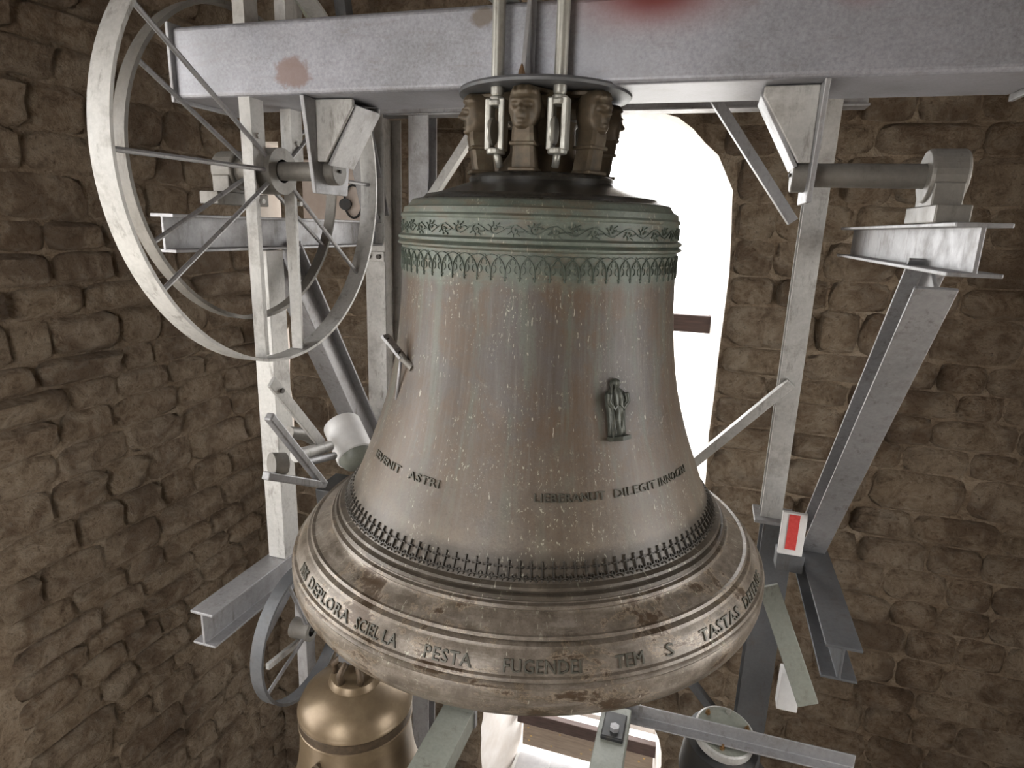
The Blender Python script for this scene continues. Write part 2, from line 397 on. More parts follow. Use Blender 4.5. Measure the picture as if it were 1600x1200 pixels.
for side, rot, lst in (('back', (-PI/2, 0, 0), [op_main, op_low, slit]), ('left', (0, -PI/2, 0), [LW, LL]), ('right', (0, PI/2, 0), [RW, RL]), ('front', (PI/2, 0, 0), [FW, FL])):
    for op in lst:
        us = [a for a, b in op[1]]; zs = [b for a, b in op[1]]; c = FR[side]((min(us)+max(us))/2, (min(zs)+max(zs))/2, TH + .02)
        du, dz = max(us)-min(us), max(zs)-min(zs)
        portal(c, rot, *((du, dz) if side in ('back', 'front') else (dz, du)))
struct(MB().box(((WLX+WRX)/2, (WFY+WBY)/2, ZF - .15), (WRX-WLX+2*TH, WBY-WFY+2*TH, .3)).build('floor', M['concrete']))
struct(MB().box(((WLX+WRX)/2, (WFY+WBY)/2, ZC + .15), (WRX-WLX+2*TH, WBY-WFY+2*TH, .3)).build('ceiling', M['ceilwood']))
struct(MB().add([(-120, -120, -16), (120, -120, -16), (120, 120, -16), (-120, 120, -16)], [(0, 1, 2, 3)]).build('ground', M['ground']))

# ---- rubble stones
def stone_mesh(i):
    rnd = random.Random(100 + i); nu, nv = 6, 5; vs = []; fs = []
    off = Vector((rnd.uniform(0, 50), rnd.uniform(0, 50), 0))
    for b in range(nv):
        for a in range(nu):
            u, v = a / (nu - 1) - .5, b / (nv - 1) - .5
            edge = max(abs(u), abs(v)) * 2
            nz = noise.noise(Vector((u * 2.2, v * 2.2, 0)) + off)
            pr = (1.0 + .9 * nz) if edge < .99 else .12
            if edge < .99: uu, vv = u * 1.38, v * 1.35
            else: uu, vv = u, v
            k = 1 + .09 * noise.noise(Vector((u * 3, v * 3, 5)) + off)
            if abs(u) > .49 and abs(v) > .49: k *= .88
            vs.append((uu * k, -pr, vv * k))
    for b in range(nv - 1):
        for a in range(nu - 1):
            fs.append((b*nu + a, b*nu + a + 1, (b+1)*nu + a + 1, (b+1)*nu + a))
    rim = [a for a in range(nu)] + [b*nu + nu-1 for b in range(1, nv)] + [(nv-1)*nu + a for a in range(nu-2, -1, -1)] + [b*nu for b in range(nv-2, 0, -1)]
    o = len(vs)
    for r in rim: p = vs[r]; vs.append((p[0] * 1.02, 1.0, p[2] * 1.02))
    for i_ in range(len(rim)):
        j = (i_ + 1) % len(rim); fs.append((rim[j], rim[i_], o + i_, o + j))
    me = bpy.data.meshes.new('stone'); me.from_pydata(vs, [], fs); me.materials.append(M['stone'])
    bm = bmesh.new(); bm.from_mesh(me); bmesh.ops.recalc_face_normals(bm, faces=bm.faces); bm.to_mesh(me); bm.free()
    for p in me.polygons: p.use_smooth = True
    return me
STONES = [stone_mesh(i) for i in range(12)]
def proj(P):
    v = P - CAM; d = v.dot(_F)
    return (800 + FPX * v.dot(_R) / d, 600 - FPX * v.dot(_U) / d, d) if d > .05 else None
def lay_stones(wobj, side, u0, u1, openings, limit, seed, z0=ZF, z1=ZC):
    rnd = random.Random(seed); fr = FR[side]; spots = []; z = z0
    def ext(op, za, zb):
        pl = op[0]; us = []
        n = len(pl)
        for i in range(n):
            (a, b), (c, d) = pl[i], pl[(i + 1) % n]
            for k in range(9):
                t = k / 8; zz = b + (d - b) * t
                if za - .02 <= zz <= zb + .02: us.append(a + (c - a) * t)
        return (min(us) - .015, max(us) + .015) if us else None
    while z < z1 - .05:
        h = min(rnd.uniform(.15, .27), z1 - z); bl = sorted(e for e in (ext(op, z, z + h) for op in openings) if e)
        segs = []; a = u0
        for e in bl:
            if e[0] > a: segs.append((a, e[0]))
            a = max(a, e[1])
        if u1 > a: segs.append((a, u1))
        for a, b in segs:
            u = a
            while u < b - .04:
                w = rnd.uniform(.22, .56)
                if b - u - w < .16: w = b - u
                spots.append((u + w/2, z + h/2, w, h, rnd.uniform(.018, .060), rnd.randrange(12), rnd.choice((1, -1)), rnd.uniform(-.03, .03))); u += w
        z += h
    def key(s):
        p = proj(fr(s[0], s[1], 0))
        if not p: return 0
        k = s[2] * s[3] / p[2] ** 2
        if not (-40 < p[0] < 1640 and -40 < p[1] < 1240): k *= .01
        elif 410 < p[0] < 1250: k *= 4
        return k
    spots.sort(key=key, reverse=True)
    rz = 0 if side == 'back' else PI / 2
    rest = MB()
    for i, (u, zc, w, h, dp, k, fl, tilt) in enumerate(spots):
        sc = (w * .97 * fl, dp * 1.0, h * .95)
        if i < limit:
            o = bpy.data.objects.new('stone', STONES[k]); COL.objects.link(o); o.parent = wobj
            o.location = fr(u, zc, 0); o.scale = sc; o.rotation_euler = (0, tilt, rz)
        else:
            R = Matrix.Rotation(rz, 3, 'Z') @ Matrix.Rotation(tilt, 3, 'Y'); c = fr(u, zc, 0)
            rest.add([c + R @ Vector((p.co.x * sc[0], p.co.y * sc[1], p.co.z * sc[2])) for p in STONES[k].vertices], [tuple(p.vertices) for p in STONES[k].polygons])
    if rest.v:
        o = rest.build('stone_infill', M['stone'], wobj, smooth=True); o['kind'] = 'stuff'
lay_stones(wb, 'back', WLX, WRX, [op_main, op_low, slit], 300, 3)
lay_stones(wl, 'left', -.25, WBY, [LW, LL], 170, 4)

# ---- window bars, sill tiles, boards of the lower window
mb = MB().box((0.02, 2.5, -.64), (1.32, .07, .125))
single(mb, 'window_crossbar', M['darkwood'], 'brown wooden bar across the tall bright arched window behind the bell', 'bar', bevel=.006)
mb = MB().box((-.03, 2.42, -4.31), (1.26, .06, .12))
single(mb, 'window_crossbar', M['darkwood'], 'dark brown bar across the low window beneath the bell', 'bar', bevel=.006)
bt = thing('window_board', 'weathered beige board with dry leaf bits low in the bottom window', 'board', (-.03, 2.52, -4.70))
MB().box((-.03, 2.52, -4.58), (1.2, .04, .24)).build('plank', M['beigewood'], bt, bevel=.004)
rnd = random.Random(5)
for i in range(16):
    c = Vector((rnd.uniform(-.58, .5), 2.497, rnd.uniform(-4.68, -4.47)))
    MB().add([c + Vector((a, b, d)) for a, b, d in ((-.012, 0, 0), (0, -.006, -.008), (.013, 0, 0), (0, -.004, .009))], [(0, 1, 2, 3)]).build('dry_leaf', M['leaf'], bt)
sl = struct(MB().box((-.05, 2.22, -4.85), (1.24, .62, .14)).build('trim_1', M['grout'], bevel=.004))
for ix in range(4):
    for iy in range(2):
        MB().box((-.05 - .45 + ix * .30, 2.07 + iy * .28, -4.776), (.28, .26, .014)).build('tile', M['tile'], sl, bevel=.003)
mb = MB().box((-.03, 2.60, -4.25), (1.2, .1, .05))
struct(mb.build('trim_2', M['plaster'], bevel=.004))
# pale panel with a cable loop on the back wall left of the bell
bt = thing('wall_panel', 'pale pinkish panel with a cable loop on the stone wall behind the wheel', 'panel', (-2.0, 1.86, .05))
a, b = at(478, 345, 'y', 1.84), at(585, 250, 'y', 1.84)
MB().box(((a.x + b.x)/2, 1.855, (a.z + b.z)/2), (abs(b.x - a.x), .09, abs(b.z - a.z))).build('panel', M['pinkboard'], bt, bevel=.008)
c = at(552, 315, 'y', 1.78)
MB().tube([c + Vector((.07 * math.cos(t), 0, .11 * math.sin(t))) for t in [2*PI*i/24 for i in range(25)]], .008, 8).build('cable_loop', M['rubber'], bt, smooth=True)
MB().tube([c + Vector((-.09, .08, -.02)), c + Vector((-.05, -.03, -.02))], .04, 14).build('conduit_end', M['rubber'], bt, smooth=40)

# ================================================================== THE GREAT BELL
RIM = -1.303
BELL = thing('church_bell', 'huge weathered bronze bell with green shoulder hanging under the steel beam', 'bell', (0, 0, RIM))
PROF = [(0, .176), (.20, .176), (.235, .174), (.25, .168), (.256, .158), (.252, .148), (.262, .143), (.30, .130), (.355, .112), (.392, .100), (.398, .103), (.405, .101), (.409, .094),
 (.440, .081), (.446, .083), (.452, .081), (.456, .073), (.470, .056), (.474, .058), (.479, .055), (.481, .047), (.4825, .038), (.486, .036), (.490, .031), (.489, .025), (.485, .021), (.485, .016),
 (.485, -.030), (.490, -.032), (.499, -.037), (.499, -.046), (.489, -.051), (.494, -.053), (.501, -.058), (.500, -.064), (.490, -.068), (.487, -.070),
 (.487, -.11), (.487, -.157), (.489, -.20), (.4925, -.26), (.4975, -.32), (.506, -.40), (.518, -.48), (.534, -.56), (.553, -.63), (.575, -.70), (.602, -.775), (.630, -.845), (.650, -.895), (.667, -.932), (.688, -.970), (.706, -.996),
 (.713, -.998), (.724, -1.0), (.729, -1.007), (.723, -1.015), (.722, -1.018), (.738, -1.018), (.745, -1.026), (.739, -1.034), (.741, -1.037), (.754, -1.038), (.759, -1.046), (.752, -1.055),
 (.758, -1.062), (.776, -1.069), (.798, -1.079), (.815, -1.088), (.826, -1.086), (.831, -1.094), (.824, -1.101), (.831, -1.102), (.842, -1.104), (.845, -1.111), (.847, -1.114),
 (.858, -1.120), (.872, -1.142), (.883, -1.166), (.892, -1.168), (.896, -1.176), (.889, -1.183), (.894, -1.185), (.900, -1.191), (.896, -1.199), (.901, -1.215), (.899, -1.245), (.891, -1.275), (.878, -1.296), (.862, RIM), (.842, -1.296),
 (.80, -1.20), (.70, -1.05), (.60, -.86), (.52, -.60), (.46, -.30), (.44, -.05), (.30, .05), (0, .07)]
def densify(pr, step=.02):
    out = [pr[0]]
    for a, b in zip(pr, pr[1:]):
        n = max(1, int(math.hypot(b[0]-a[0], b[1]-a[1]) / step))
        for i in range(1, n + 1): out.append((a[0] + (b[0]-a[0])*i/n, a[1] + (b[1]-a[1])*i/n))
    return out
MB().lathe(densify(PROF), 200).build('bell_body', M['bell'], BELL, smooth=38)
i0 = PROF.index((.20, .176))
def pz(z):                      # outer profile at height z: radius, outward normal (r,z), tangent going up
    for a, b in zip(PROF[i0:], PROF[i0 + 1:]):
        if a[1] >= z >= b[1] and a[1] > b[1]:
            t = (a[1] - z) / (a[1] - b[1]); r = a[0] + (b[0]-a[0])*t
            tr, tz = a[0]-b[0], a[1]-b[1]; L = math.hypot(tr, tz); tr, tz = tr/L, tz/L
            return r, (tz, -tr), (tr, tz)
    return PROF[-1][0], (1, 0), (0, 1)
def sm(z, h):                   # smoothed frame for flat ornaments of height h centred at z
    r1 = pz(z + h/2)[0]; r2 = pz(z - h/2)[0]; tr, tz = r1 - r2, h; L = math.hypot(tr, tz)
    return pz(z)[0], (tz/L, -tr/L), (tr/L, tz/L)
def wrap(frame, z, az, pts):    # (u along, v up, w out) -> world
    r, n, t = frame[:3]; out = []; curved = len(frame) > 3
    for u, v, w in pts:
        if curved:          # follow the real profile instead of a flat tangent
            zc = z + t[1]*v; rc = pz(zc)[0]; a = az + u/max(r, .05); rr = rc + n[0]*w; zz = zc + n[1]*w
            out.append(Vector((rr*math.cos(a), rr*math.sin(a), zz))); continue
        rr = r + t[0]*v + n[0]*w; zz = z + t[1]*v + n[1]*w; a = az + u / max(r, .05)
        out.append(Vector((rr*math.cos(a), rr*math.sin(a), zz)))
    return out
def ridge(mb, path, w, h, frame, z, az=0):
    """raised ridge of triangular-ish section along a (u,v) path on the bell surface"""
    L = []; n = len(path)
    for i, (u, v) in enumerate(path):
        a = path[max(0, i-1)]; b = path[min(n-1, i+1)]; dx, dy = b[0]-a[0], b[1]-a[1]; l = math.hypot(dx, dy) or 1
        nx, ny = -dy/l*w/2, dx/l*w/2
        L += [(u+nx, v+ny, -.002), (u+nx*.45, v+ny*.45, h), (u-nx*.45, v-ny*.45, h), (u-nx, v-ny, -.002)]
    fs = []
    for i in range(n-1):
        for k in range(3): fs.append((4*i+k, 4*i+k+1, 4*i+k+5, 4*i+k+4))
    fs += [(0, 1, 2, 3), (4*n-1, 4*n-2, 4*n-3, 4*n-4)]
    mb.add(wrap(frame, z, az, L), fs)
def blob(mb, u, v, ru, rv, h, frame, z, n=8):
    pts = [(u, v, h)] + [(u + ru*.6*math.cos(2*PI*k/n), v + rv*.6*math.sin(2*PI*k/n), h*.75) for k in range(n)] + [(u + ru*math.cos(2*PI*k/n), v + rv*math.sin(2*PI*k/n), -.002) for k in range(n)]
    fs = [(0, 1+k, 1+(k+1) % n) for k in range(n)] + [(1+k, 1+n+k, 1+n+(k+1) % n, 1+(k+1) % n) for k in range(n)]
    mb.add(wrap(frame, z, 0, pts), fs)
def ring_of(src, count, off=0.0):
    src.rotation_euler.z = off
    for i in range(1, count):
        o = src.copy(); COL.objects.link(o); o.rotation_euler.z = off + 2*PI*i/count
# gothic arch frieze: pointed interlaced arches with cusped heads and pendants
NA = 70; z = -.075; fr_ = (.487, (1, 0), (0, 1)); U = 2*PI*.487/NA; mb = MB(); Ht = .062
def pointed(u0, wd, v0, v1, n=7, s=1):
    return [(u0 + s*wd*(1 - math.cos(t))*.98, v0 + (v1 - v0)*math.sin(t)**.85) for t in [PI/2*i/n for i in range(n+1)]]
ridge(mb, pointed(0, U, -Ht, -.004, 8, 1), .0042, .0042, fr_, z)
ridge(mb, pointed(0, U, -Ht, -.004, 8, -1), .0042, .0042, fr_, z)
ridge(mb, [(0, -Ht), (0, -Ht - .012)], .005, .0045, fr_, z)
ridge(mb, [(-.006, -Ht - .007), (.006, -Ht - .007)], .003, .004, fr_, z)
blob(mb, 0, -Ht - .014, .0035, .005, .0045, fr_, z, 6)
for s in (-1, 1):
    c = (U/2, -.046)
    ridge(mb, [(c[0] + s*U*.30 + U*.17*math.cos(t), c[1] + .011*math.sin(t)) for t in [PI*(.5 if s > 0 else .5) + s*PI*k/5 for k in range(6)]], .0028, .0030, fr_, z)
ridge(mb, [(U/2 + .008*math.cos(t), -.026 + .010*math.sin(t)) for t in [-.6 + (PI+1.2)*k/7 for k in range(8)]], .0028, .003, fr_, z)
ridge(mb, [(U*.5 + .006*math.cos(t), -.008 + .005*math.sin(t)) for t in [2*PI*k/7 for k in range(8)]], .0024, .0026, fr_, z)
ring_of(mb.build('gothic_arch', M['ornament'], BELL), NA, .02)
# leaf scroll frieze
NS = 26; z = -.0075; fr_ = (.485, (1, 0), (0, 1)); U = 2*PI*.485/NS; mb = MB()
ridge(mb, [(-U/2 + U*k/16, .012*math.sin(2*PI*k/16)) for k in range(17)], .004, .004, fr_, z)
for cu, s in ((-U*.22, 1), (U*.27, -1)):
    ridge(mb, [(cu + (.017 - .0013*k)*math.cos(s*(k*.62 + 1.2)), s*-.002 + (.016 - .0012*k)*math.sin(s*(k*.62 + 1.2))) for k in range(11)], .0042, .0045, fr_, z)
    for k in range(5):
        a = s*(k*.8 + 2.4); p0 = (cu + .012*math.cos(a), .011*math.sin(a)); p1 = (cu + .026*math.cos(a + .5*s), max(-.021, min(.021, .023*math.sin(a + .5*s))))
        ridge(mb, [p0, ((p0[0]+p1[0])/2 + .002, (p0[1]+p1[1])/2), p1], .006, .0045, fr_, z)
    blob(mb, cu, 0, .005, .005, .006, fr_, z, 7)
ring_of(mb.build('leaf_scroll', M['ornament'], BELL), NS, .05)
# cross frieze above the sound bow
NC = 132; z = -.976; F3 = sm(z, .05) + (True,); U = 2*PI*F3[0]/NC; mb = MB()
ridge(mb, [(0, -.012), (0, .038)], .0075, .007, F3, z)
ridge(mb, [(-.008, .022), (.008, .022)], .0075, .007, F3, z)
for p in ((-.0095, .022), (.0095, .022), (0, .041)): blob(mb, p[0], p[1], .0052, .0052, .007, F3, z, 6)
for s in (-1, 1): ridge(mb, [(s*U/2*math.sin(t), -.012 - .013*(1 - math.cos(t))) for t in [PI/2*k/4 for k in range(5)]], .0055, .0058, F3, z)
ridge(mb, [(U/2 + .0055*math.cos(t), -.010 + .006*math.sin(t)) for t in [2*PI*k/8 for k in range(9)]], .0045, .0055, F3, z)
blob(mb, 0, -.019, .0045, .005, .006, F3, z, 6)
ring_of(mb.build('cross_ornament', M['frieze'], BELL), NC, .0)

# lettering
def text_mesh(txt):
    cu = bpy.data.curves.new('t', 'FONT'); cu.body = txt; cu.extrude = .06; cu.bevel_depth = .012; cu.bevel_resolution = 0; cu.resolution_u = 2; cu.size = 1.0; cu.align_x = 'CENTER'; cu.space_character = 1.08
    ob = bpy.data.objects.new('t', cu); COL.objects.link(ob)
    dg = bpy.context.evaluated_depsgraph_get(); dg.update(); me = ob.evaluated_get(dg).to_mesh()
    vs = [tuple(v.co) for v in me.vertices]; fs = [tuple(p.vertices) for p in me.polygons]
    ob.evaluated_get(dg).to_mesh_clear(); bpy.data.objects.remove(ob); bpy.data.curves.remove(cu)
    return vs, fs
def word(txt, px0, px1, py, z, h, rad, dz=0):
    a0, _ = az_of(px0, py[0], rad); a1, _ = az_of(px1, py[1], rad); az = (a0 + a1)/2
    vs, fs = text_mesh(txt); wd = max(v[0] for v in vs) - min(v[0] for v in vs); k = abs(a1 - a0)*rad/wd; kh = h/.72
    F_ = sm(z, h) + (True,)
    MB().add(wrap(F_, z, az, [(x*k, (y - .36)*kh, w*.06 + .0005) for x, y, w in vs], ), fs).build('inscription', M['letters'], BELL)
zt = -1.143
for t_, x0, x1, y0, y1 in (('NDIS', 472, 480, 870, 898), ('DEPLORA', 484, 545, 905, 968), ('SCIEL', 556, 592, 975, 998), ('LA', 598, 620, 1000, 1010), ('PESTA', 662, 736, 1022, 1040), ('FUGENDEI', 786, 908, 1045, 1046), ('TEM', 962, 1006, 1036, 1030), ('S', 1040, 1052, 1018, 1014), ('TASTAS', 1094, 1152, 1000, 966), ('DEFENSE', 1162, 1191, 945, 890)):
    word(t_, x0, x1, (y0, y1), zt, .036, .873)
for t_, x0, x1, y0, y1 in (('IEVENIT', 590, 626, 705, 722), ('ASTRI', 640, 688, 735, 748), ('LIEBERANUT', 834, 945, 772, 764), ('DILEGIT', 960, 1024, 760, 747), ('INNOCEN', 1030, 1068, 742, 728)):
    word(t_, x0, x1, (y0, y1), -.775, .026, .602)

# relief figure of a saint
az, zz = az_of(965, 632, .54); F4 = sm(-.545, .2) + (True,); ZS = -.528
fig = MB(); rows = []
prof_f = [(-.095, .030, .016), (-.085, .031, .02), (-.06, .029, .022), (-.02, .030, .024), (.015, .034, .026), (.04, .036, .026), (.055, .033, .022), (.066, .018, .018), (.071, .0135, .016), (.078, .017, .021), (.088, .0175, .023), (.096, .014, .02), (.102, .006, .012)]
nn = 17; vs = []; fs = []
for j, (v, hw, dp) in enumerate(prof_f):
    for k in range(nn):
        t = PI*k/(nn-1); fold = .0035*math.sin(k*2.1 + v*30) if v < .05 else .0015*math.cos(k*1.3)
        vs.append((-hw*math.cos(t), v, max(-.002, (dp + fold)*math.sin(t)**.7 - .001)))
for j in range(len(prof_f)-1):
    for k in range(nn-1): fs.append((j*nn+k, j*nn+k+1, (j+1)*nn+k+1, (j+1)*nn+k))
vs = [(a, b*.9, c) for a, b, c in vs]; fig.add(wrap(F4, ZS, az, vs), fs)
for s in (-1, 1):
    ridge_pts = [(s*.030, .045), (s*.034, .02), (s*.016, -.002), (s*.004, .012)]
    L = [(u, v, .02) for u, v in ridge_pts]
    fig.tube(wrap(F4, ZS, az, L), [.009, .009, .008, .006], 8)
sf = fig.build('saint_relief', M['saint'], BELL, smooth=50); sf['label'] = 'green-grey cast figure of a robed saint'
MB().add(wrap(F4, ZS, az, [(a, b, c) for b in (-.098, -.085) for a, c in ((-.034, -.004), (-.038, .02), (0, .032), (.038, .02), (.034, -.004))]), [(0, 1, 2, 3, 4), (9, 8, 7, 6, 5)] + [(i, i+1, i+6, i+5) for i in range(4)]).build('plinth', M['saint'], sf)
MB().tube(wrap(F4, ZS, az, [(-.026, -.09, .022), (-.025, 0, .026), (-.024, .075, .02)]), .0035, 8).build('staff', M['saint'], sf)

# crown: six canons with bearded faces
def head_mesh(mb, M3, c, sx=.047, sy=.055, sz=.075, nl=48, nt=40):
    vs = []; g = lambda a, b, x, y, s, t: math.exp(-((a-x)/s)**2 - ((b-y)/t)**2)
    for j in range(nt + 1):
        la = -PI/2 + PI*j/nt
        for i in range(nl):
            lo = -PI + 2*PI*i/nl
            cx = math.copysign(abs(math.cos(la))**.5, 1)
            x = math.copysign(abs(math.sin(lo))**.8, math.sin(lo))*cx; y = math.copysign(abs(math.cos(lo))**.7, math.cos(lo))*cx; zv = math.copysign(abs(math.sin(la))**.85, math.sin(la))
            X, Y, Z = x*sx, y*sy, zv*sz
            if zv < 0: X *= 1 + .22*zv; 
            if y > 0:
                u, v = X/sx, Z/sz; d = 0
                d += .017*g(u, v, 0, -.13, .17, .15) + .012*g(u, v, 0, .08, .12, .20) - .010*g(u, v, 0, -.33, .3, .06)
                d -= .016*(g(u, v, -.42, .10, .24, .10) + g(u, v, .42, .10, .24, .10))
                d += .009*(g(u, v, -.40, .27, .34, .07) + g(u, v, .40, .27, .34, .07))
                d += .008*(g(u, v, -.42, .08, .13, .045) + g(u, v, .42, .08, .13, .045))
                d -= .010*g(u, v, 0, -.47, .26, .035); d += .008*(g(u, v, 0, -.40, .24, .045) + g(u, v, 0, -.56, .2, .05))
                d += .012*g(u, v, 0, -.82, .32, .14); d -= .008*(g(u, v, -.72, -.32, .22, .25) + g(u, v, .72, -.32, .22, .25))
                if v > .58: d += .006 + .004*math.sin(u*14)
                Y += d
            else: Y *= 1.25
            vs.append(c + M3 @ Vector((X, Y, Z)))
    fs = [(j*nl + i, j*nl + (i+1) % nl, (j+1)*nl + (i+1) % nl, (j+1)*nl + i) for j in range(nt) for i in range(nl)]
    mb.add(vs, fs)
MB().lathe([(0, .17), (.16, .17), (.15, .20), (.115, .25), (.11, .33), (.15, .39), (.19, .42), (0, .424)], 40).build('crown_core', M['crown'], BELL, smooth=40)
lob = MB(); nl_ = 72; top_v = []
for zz_, k_ in ((.408, .90), (.412, 1.0), (.421, 1.0), (.425, .97)):
    for i in range(nl_):
        a = 2*PI*i/nl_; r_ = (.200 + .042*math.cos(6*(a + PI/2)))*k_; top_v.append((r_*math.cos(a), r_*math.sin(a), zz_))
lob.add(top_v, [(j*nl_ + i, j*nl_ + (i+1) % nl_, (j+1)*nl_ + (i+1) % nl_, (j+1)*nl_ + i) for j in range(3) for i in range(nl_)] + [tuple(range(nl_)), tuple(3*nl_ + i for i in reversed(range(nl_)))])
lob.build('crown_top', M['crown'], BELL, smooth=40)
def canon():
    mb = MB(); I = Matrix.Rotation(-PI/2, 3, 'Z')            # local +y of the head points along +x
    path = [(.205, .165, .038, .034), (.212, .20, .037, .034), (.218, .245, .034, .034), (.222, .262, .036, .036), (.226, .285, .035, .036), (.226, .315, .032, .036), (.215, .345, .03, .034)]
    vs = []; fs = []
    for R_, Z_, hw, hd in path:
        for a, b in ((-1, -1), (-1, .7), (-.7, 1), (.7, 1), (1, .7), (1, -1)): vs.append(Vector((R_ + b*hd, a*hw, Z_)))
    n = 6
    for j in range(len(path)-1):
        for k in range(n): fs.append((j*n+k, j*n+(k+1) % n, (j+1)*n+(k+1) % n, (j+1)*n+k))
    fs += [tuple(range(n)), tuple((len(path)-1)*n + k for k in reversed(range(n)))]
    mb.add(vs, fs)
    mb.section([(-.033, -.03), (.033, -.03), (.036, .0), (.03, .03), (-.03, .03), (-.036, 0)], (.12, 0, .375), (.225, 0, .37), (0, 0, 1))
    for Z_, k in ((.255, .042), (.178, .044)): mb.box((.217, 0, Z_), (.082, k*2, .012))
    ob = mb.build('crown_canon', M['crown'], BELL, bevel=.004)
    hb = MB(); head_mesh(hb, I, Vector((.230, 0, .358)), .050, .048, .067)
    hd = hb.build('carved_head', M['crown'], ob, smooth=True)
    return ob, hd
c0, h0 = canon(); c0.rotation_euler.z = -PI/2
for i in range(1, 6):
    o = c0.copy(); COL.objects.link(o); o.rotation_euler.z = -PI/2 + i*PI/3
    h = h0.copy(); COL.objects.link(h); h.parent = o
# small bolted striker bracket on the flank
# ================================================================== HEADSTOCK
ZB = .436
HS = thing('bell_headstock', 'thick galvanised box beam carrying the big bell across the top', 'beam', (0, 0, ZB))
mb = MB().section([(-.165, 0), (.165, 0), (.165, .25), (-.165, .25)], (-1.42, .012, ZB), (1.42, .012, ZB), (0, 0, 1))
bb = mb.build('box_beam', M['beam'], HS, bevel=.018); bb.modifiers['bevel'].segments = 4
for p in bb.data.polygons: p.use_smooth = False
for s in (-1, 1):
    MB().box((s*1.425, .012, ZB + .125), (.014, .36, .28)).build('end_plate', M['galv'], HS, bevel=.003)
# crown clamp plate
MB().lathe([(0, .428), (.285, .427), (.292, .429), (.295, .437), (.292, .444), (.285, .446), (0, .446)], 64).build('clamp_plate', M['galv_dark'], HS, smooth=40)
# tie rods with turnbuckles
for sx in (-1, 1):
    for sy in (-1, 1):
        x, y = sx*.102, sy*.205
        rod = MB().tube([(x, y, .405), (x, y, .86)], .0205, 16).build('tie_rod', M['rodsteel'], HS, smooth=40)
        tb = MB()
        for k in (-1, 1): tb.box((x + k*.0225, y, .315), (.020, .05, .155))
        tb.tube([(x, y, .375), (x, y, .40)], .024, 16); tb.tube([(x, y, .40), (x, y, .425)], .019, 12); tb.tube([(x, y, .226), (x, y, .245)], .031, 20)
        tb.tube([(x, y, .37), (x, y, .388)], .031, 20)
        o = tb.build('turnbuckle', M['rodsteel'], rod, bevel=.005)
        MB().lathe([(0, -.006), (.040, -.006), (.043, 0), (.040, .006), (0, .006)], 28, (x - .012, y - .004, .295), 'x').build('hook_eye', M['rodsteel'], rod, smooth=40)
        MB().tube([(x, y*.98, .235), (x*.9, y*.9, .19)], .012, 10).build('hook', M['rodsteel'], rod, smooth=True)
        nb = MB(); nb.tube([(x, y, .70), (x, y, .73)], .03, 6); nb.box((x, y*.9, .693), (.09, .12, .014)); nb.build('rod_nut', M['rodsteel'], rod)
# stiffener fin on the clamp plate
fin = MB().section([(-.006, 0), (.006, 0), (.006, .001), (-.006, .001)], (0, 0, 0), (0, 0, .001), (1, 0, 0)); fin = MB()
fv = [(-.002, -.158, .445), (-.002, -.265, .445), (-.002, -.258, .50), (-.002, -.215, .685), (-.002, -.158, .685)]
fin.add([(x - .007, y, z) for x, y, z in fv] + [(x + .007, y, z) for x, y, z in fv], [(0, 1, 2, 3, 4), (9, 8, 7, 6, 5)] + [(i, (i+1) % 5, 5 + (i+1) % 5, 5 + i) for i in range(5)])
fo = fin.build('stiffener_fin', M['galv'], HS, bevel=.002)
MB().lathe([(0, 0), (.012, 0), (.010, .012), (.003, .03), (0, .034)], 10, (-.006, -.262, .447)).build('rust_scab', M['rust'], fo)
# bearing brackets, gussets and gudgeons
for s in (-1, 1):
    X = s*.862
    br = MB(); pts = [(-.155, ZB), (.175, ZB), (.12, .10), (-.10, .10)]
    br.add([(X - .008, a, b) for a, b in pts] + [(X + .008, a, b) for a, b in pts], [(0, 1, 2, 3), (7, 6, 5, 4)] + [(i, (i+1) % 4, 4 + (i+1) % 4, 4 + i) for i in range(4)])
    bo = br.build('bearing_bracket', M['galv'], HS, bevel=.003)
    for y0 in (-.075, .115):
        g = MB(); pt = [(0, ZB - .003), (.155, ZB - .003), (.155, ZB - .03), (.035, .215), (0, .215)]
        pv = [(X - s*(.008 + a), b) for a, b in pt]
        g.add([(a, y0 - .009, b) for a, b in pv] + [(a, y0 + .009, b) for a, b in pv], [tuple(range(5)), tuple(9 - i for i in range(5))] + [(i, (i+1) % 5, 5 + (i+1) % 5, 5 + i) for i in range(5)])
        g.build('gusset', M['galv_white'] if y0 < 0 else M['galv'], bo, bevel=.004)
    fl = MB().bar((X - s*.165, .02, ZB - .022), (X - s*.045, .02, .205), .012, .168, (0, 1, 0)); fl.build('gusset_flange', M['galv'], bo, bevel=.002)
    gd = MB().tube([(X - s*.035, 0, .186), (X + s*.40, 0, .186)], .036, 24).build('gudgeon', M['castgrey'], HS, smooth=40)
    MB().tube([(X - s*.05, 0, .186), (X, 0, .186)], .052, 28).build('boss', M['castgrey'], gd, smooth=40, bevel=.004)
    MB().tube([(X - s*.057, 0, .186), (X - s*.05, 0, .186)], .006, 8).build('centre_mark', M['bolt'], gd)
    # pillow block on the side frame is a thing of its own
    pb = MB(); bx = s*1.31 if s < 0 else 1.23
    pb.lathe([(.037, -.05), (.075, -.05), (.078, -.04), (.078, .04), (.075, .05), (.037, .05)], 28, (bx, 0, .186), 'x')
    pb.box((bx, 0, .075), (.09, .30, .05)); pb.box((bx, 0, .12), (.08, .16, .09))
    single(pb, 'pillow_block', M['castgrey'], 'grey bearing block holding the headstock shaft on the %s frame' % ('left' if s < 0 else 'right'), 'bearing', bevel=.004)
    if s > 0: MB()

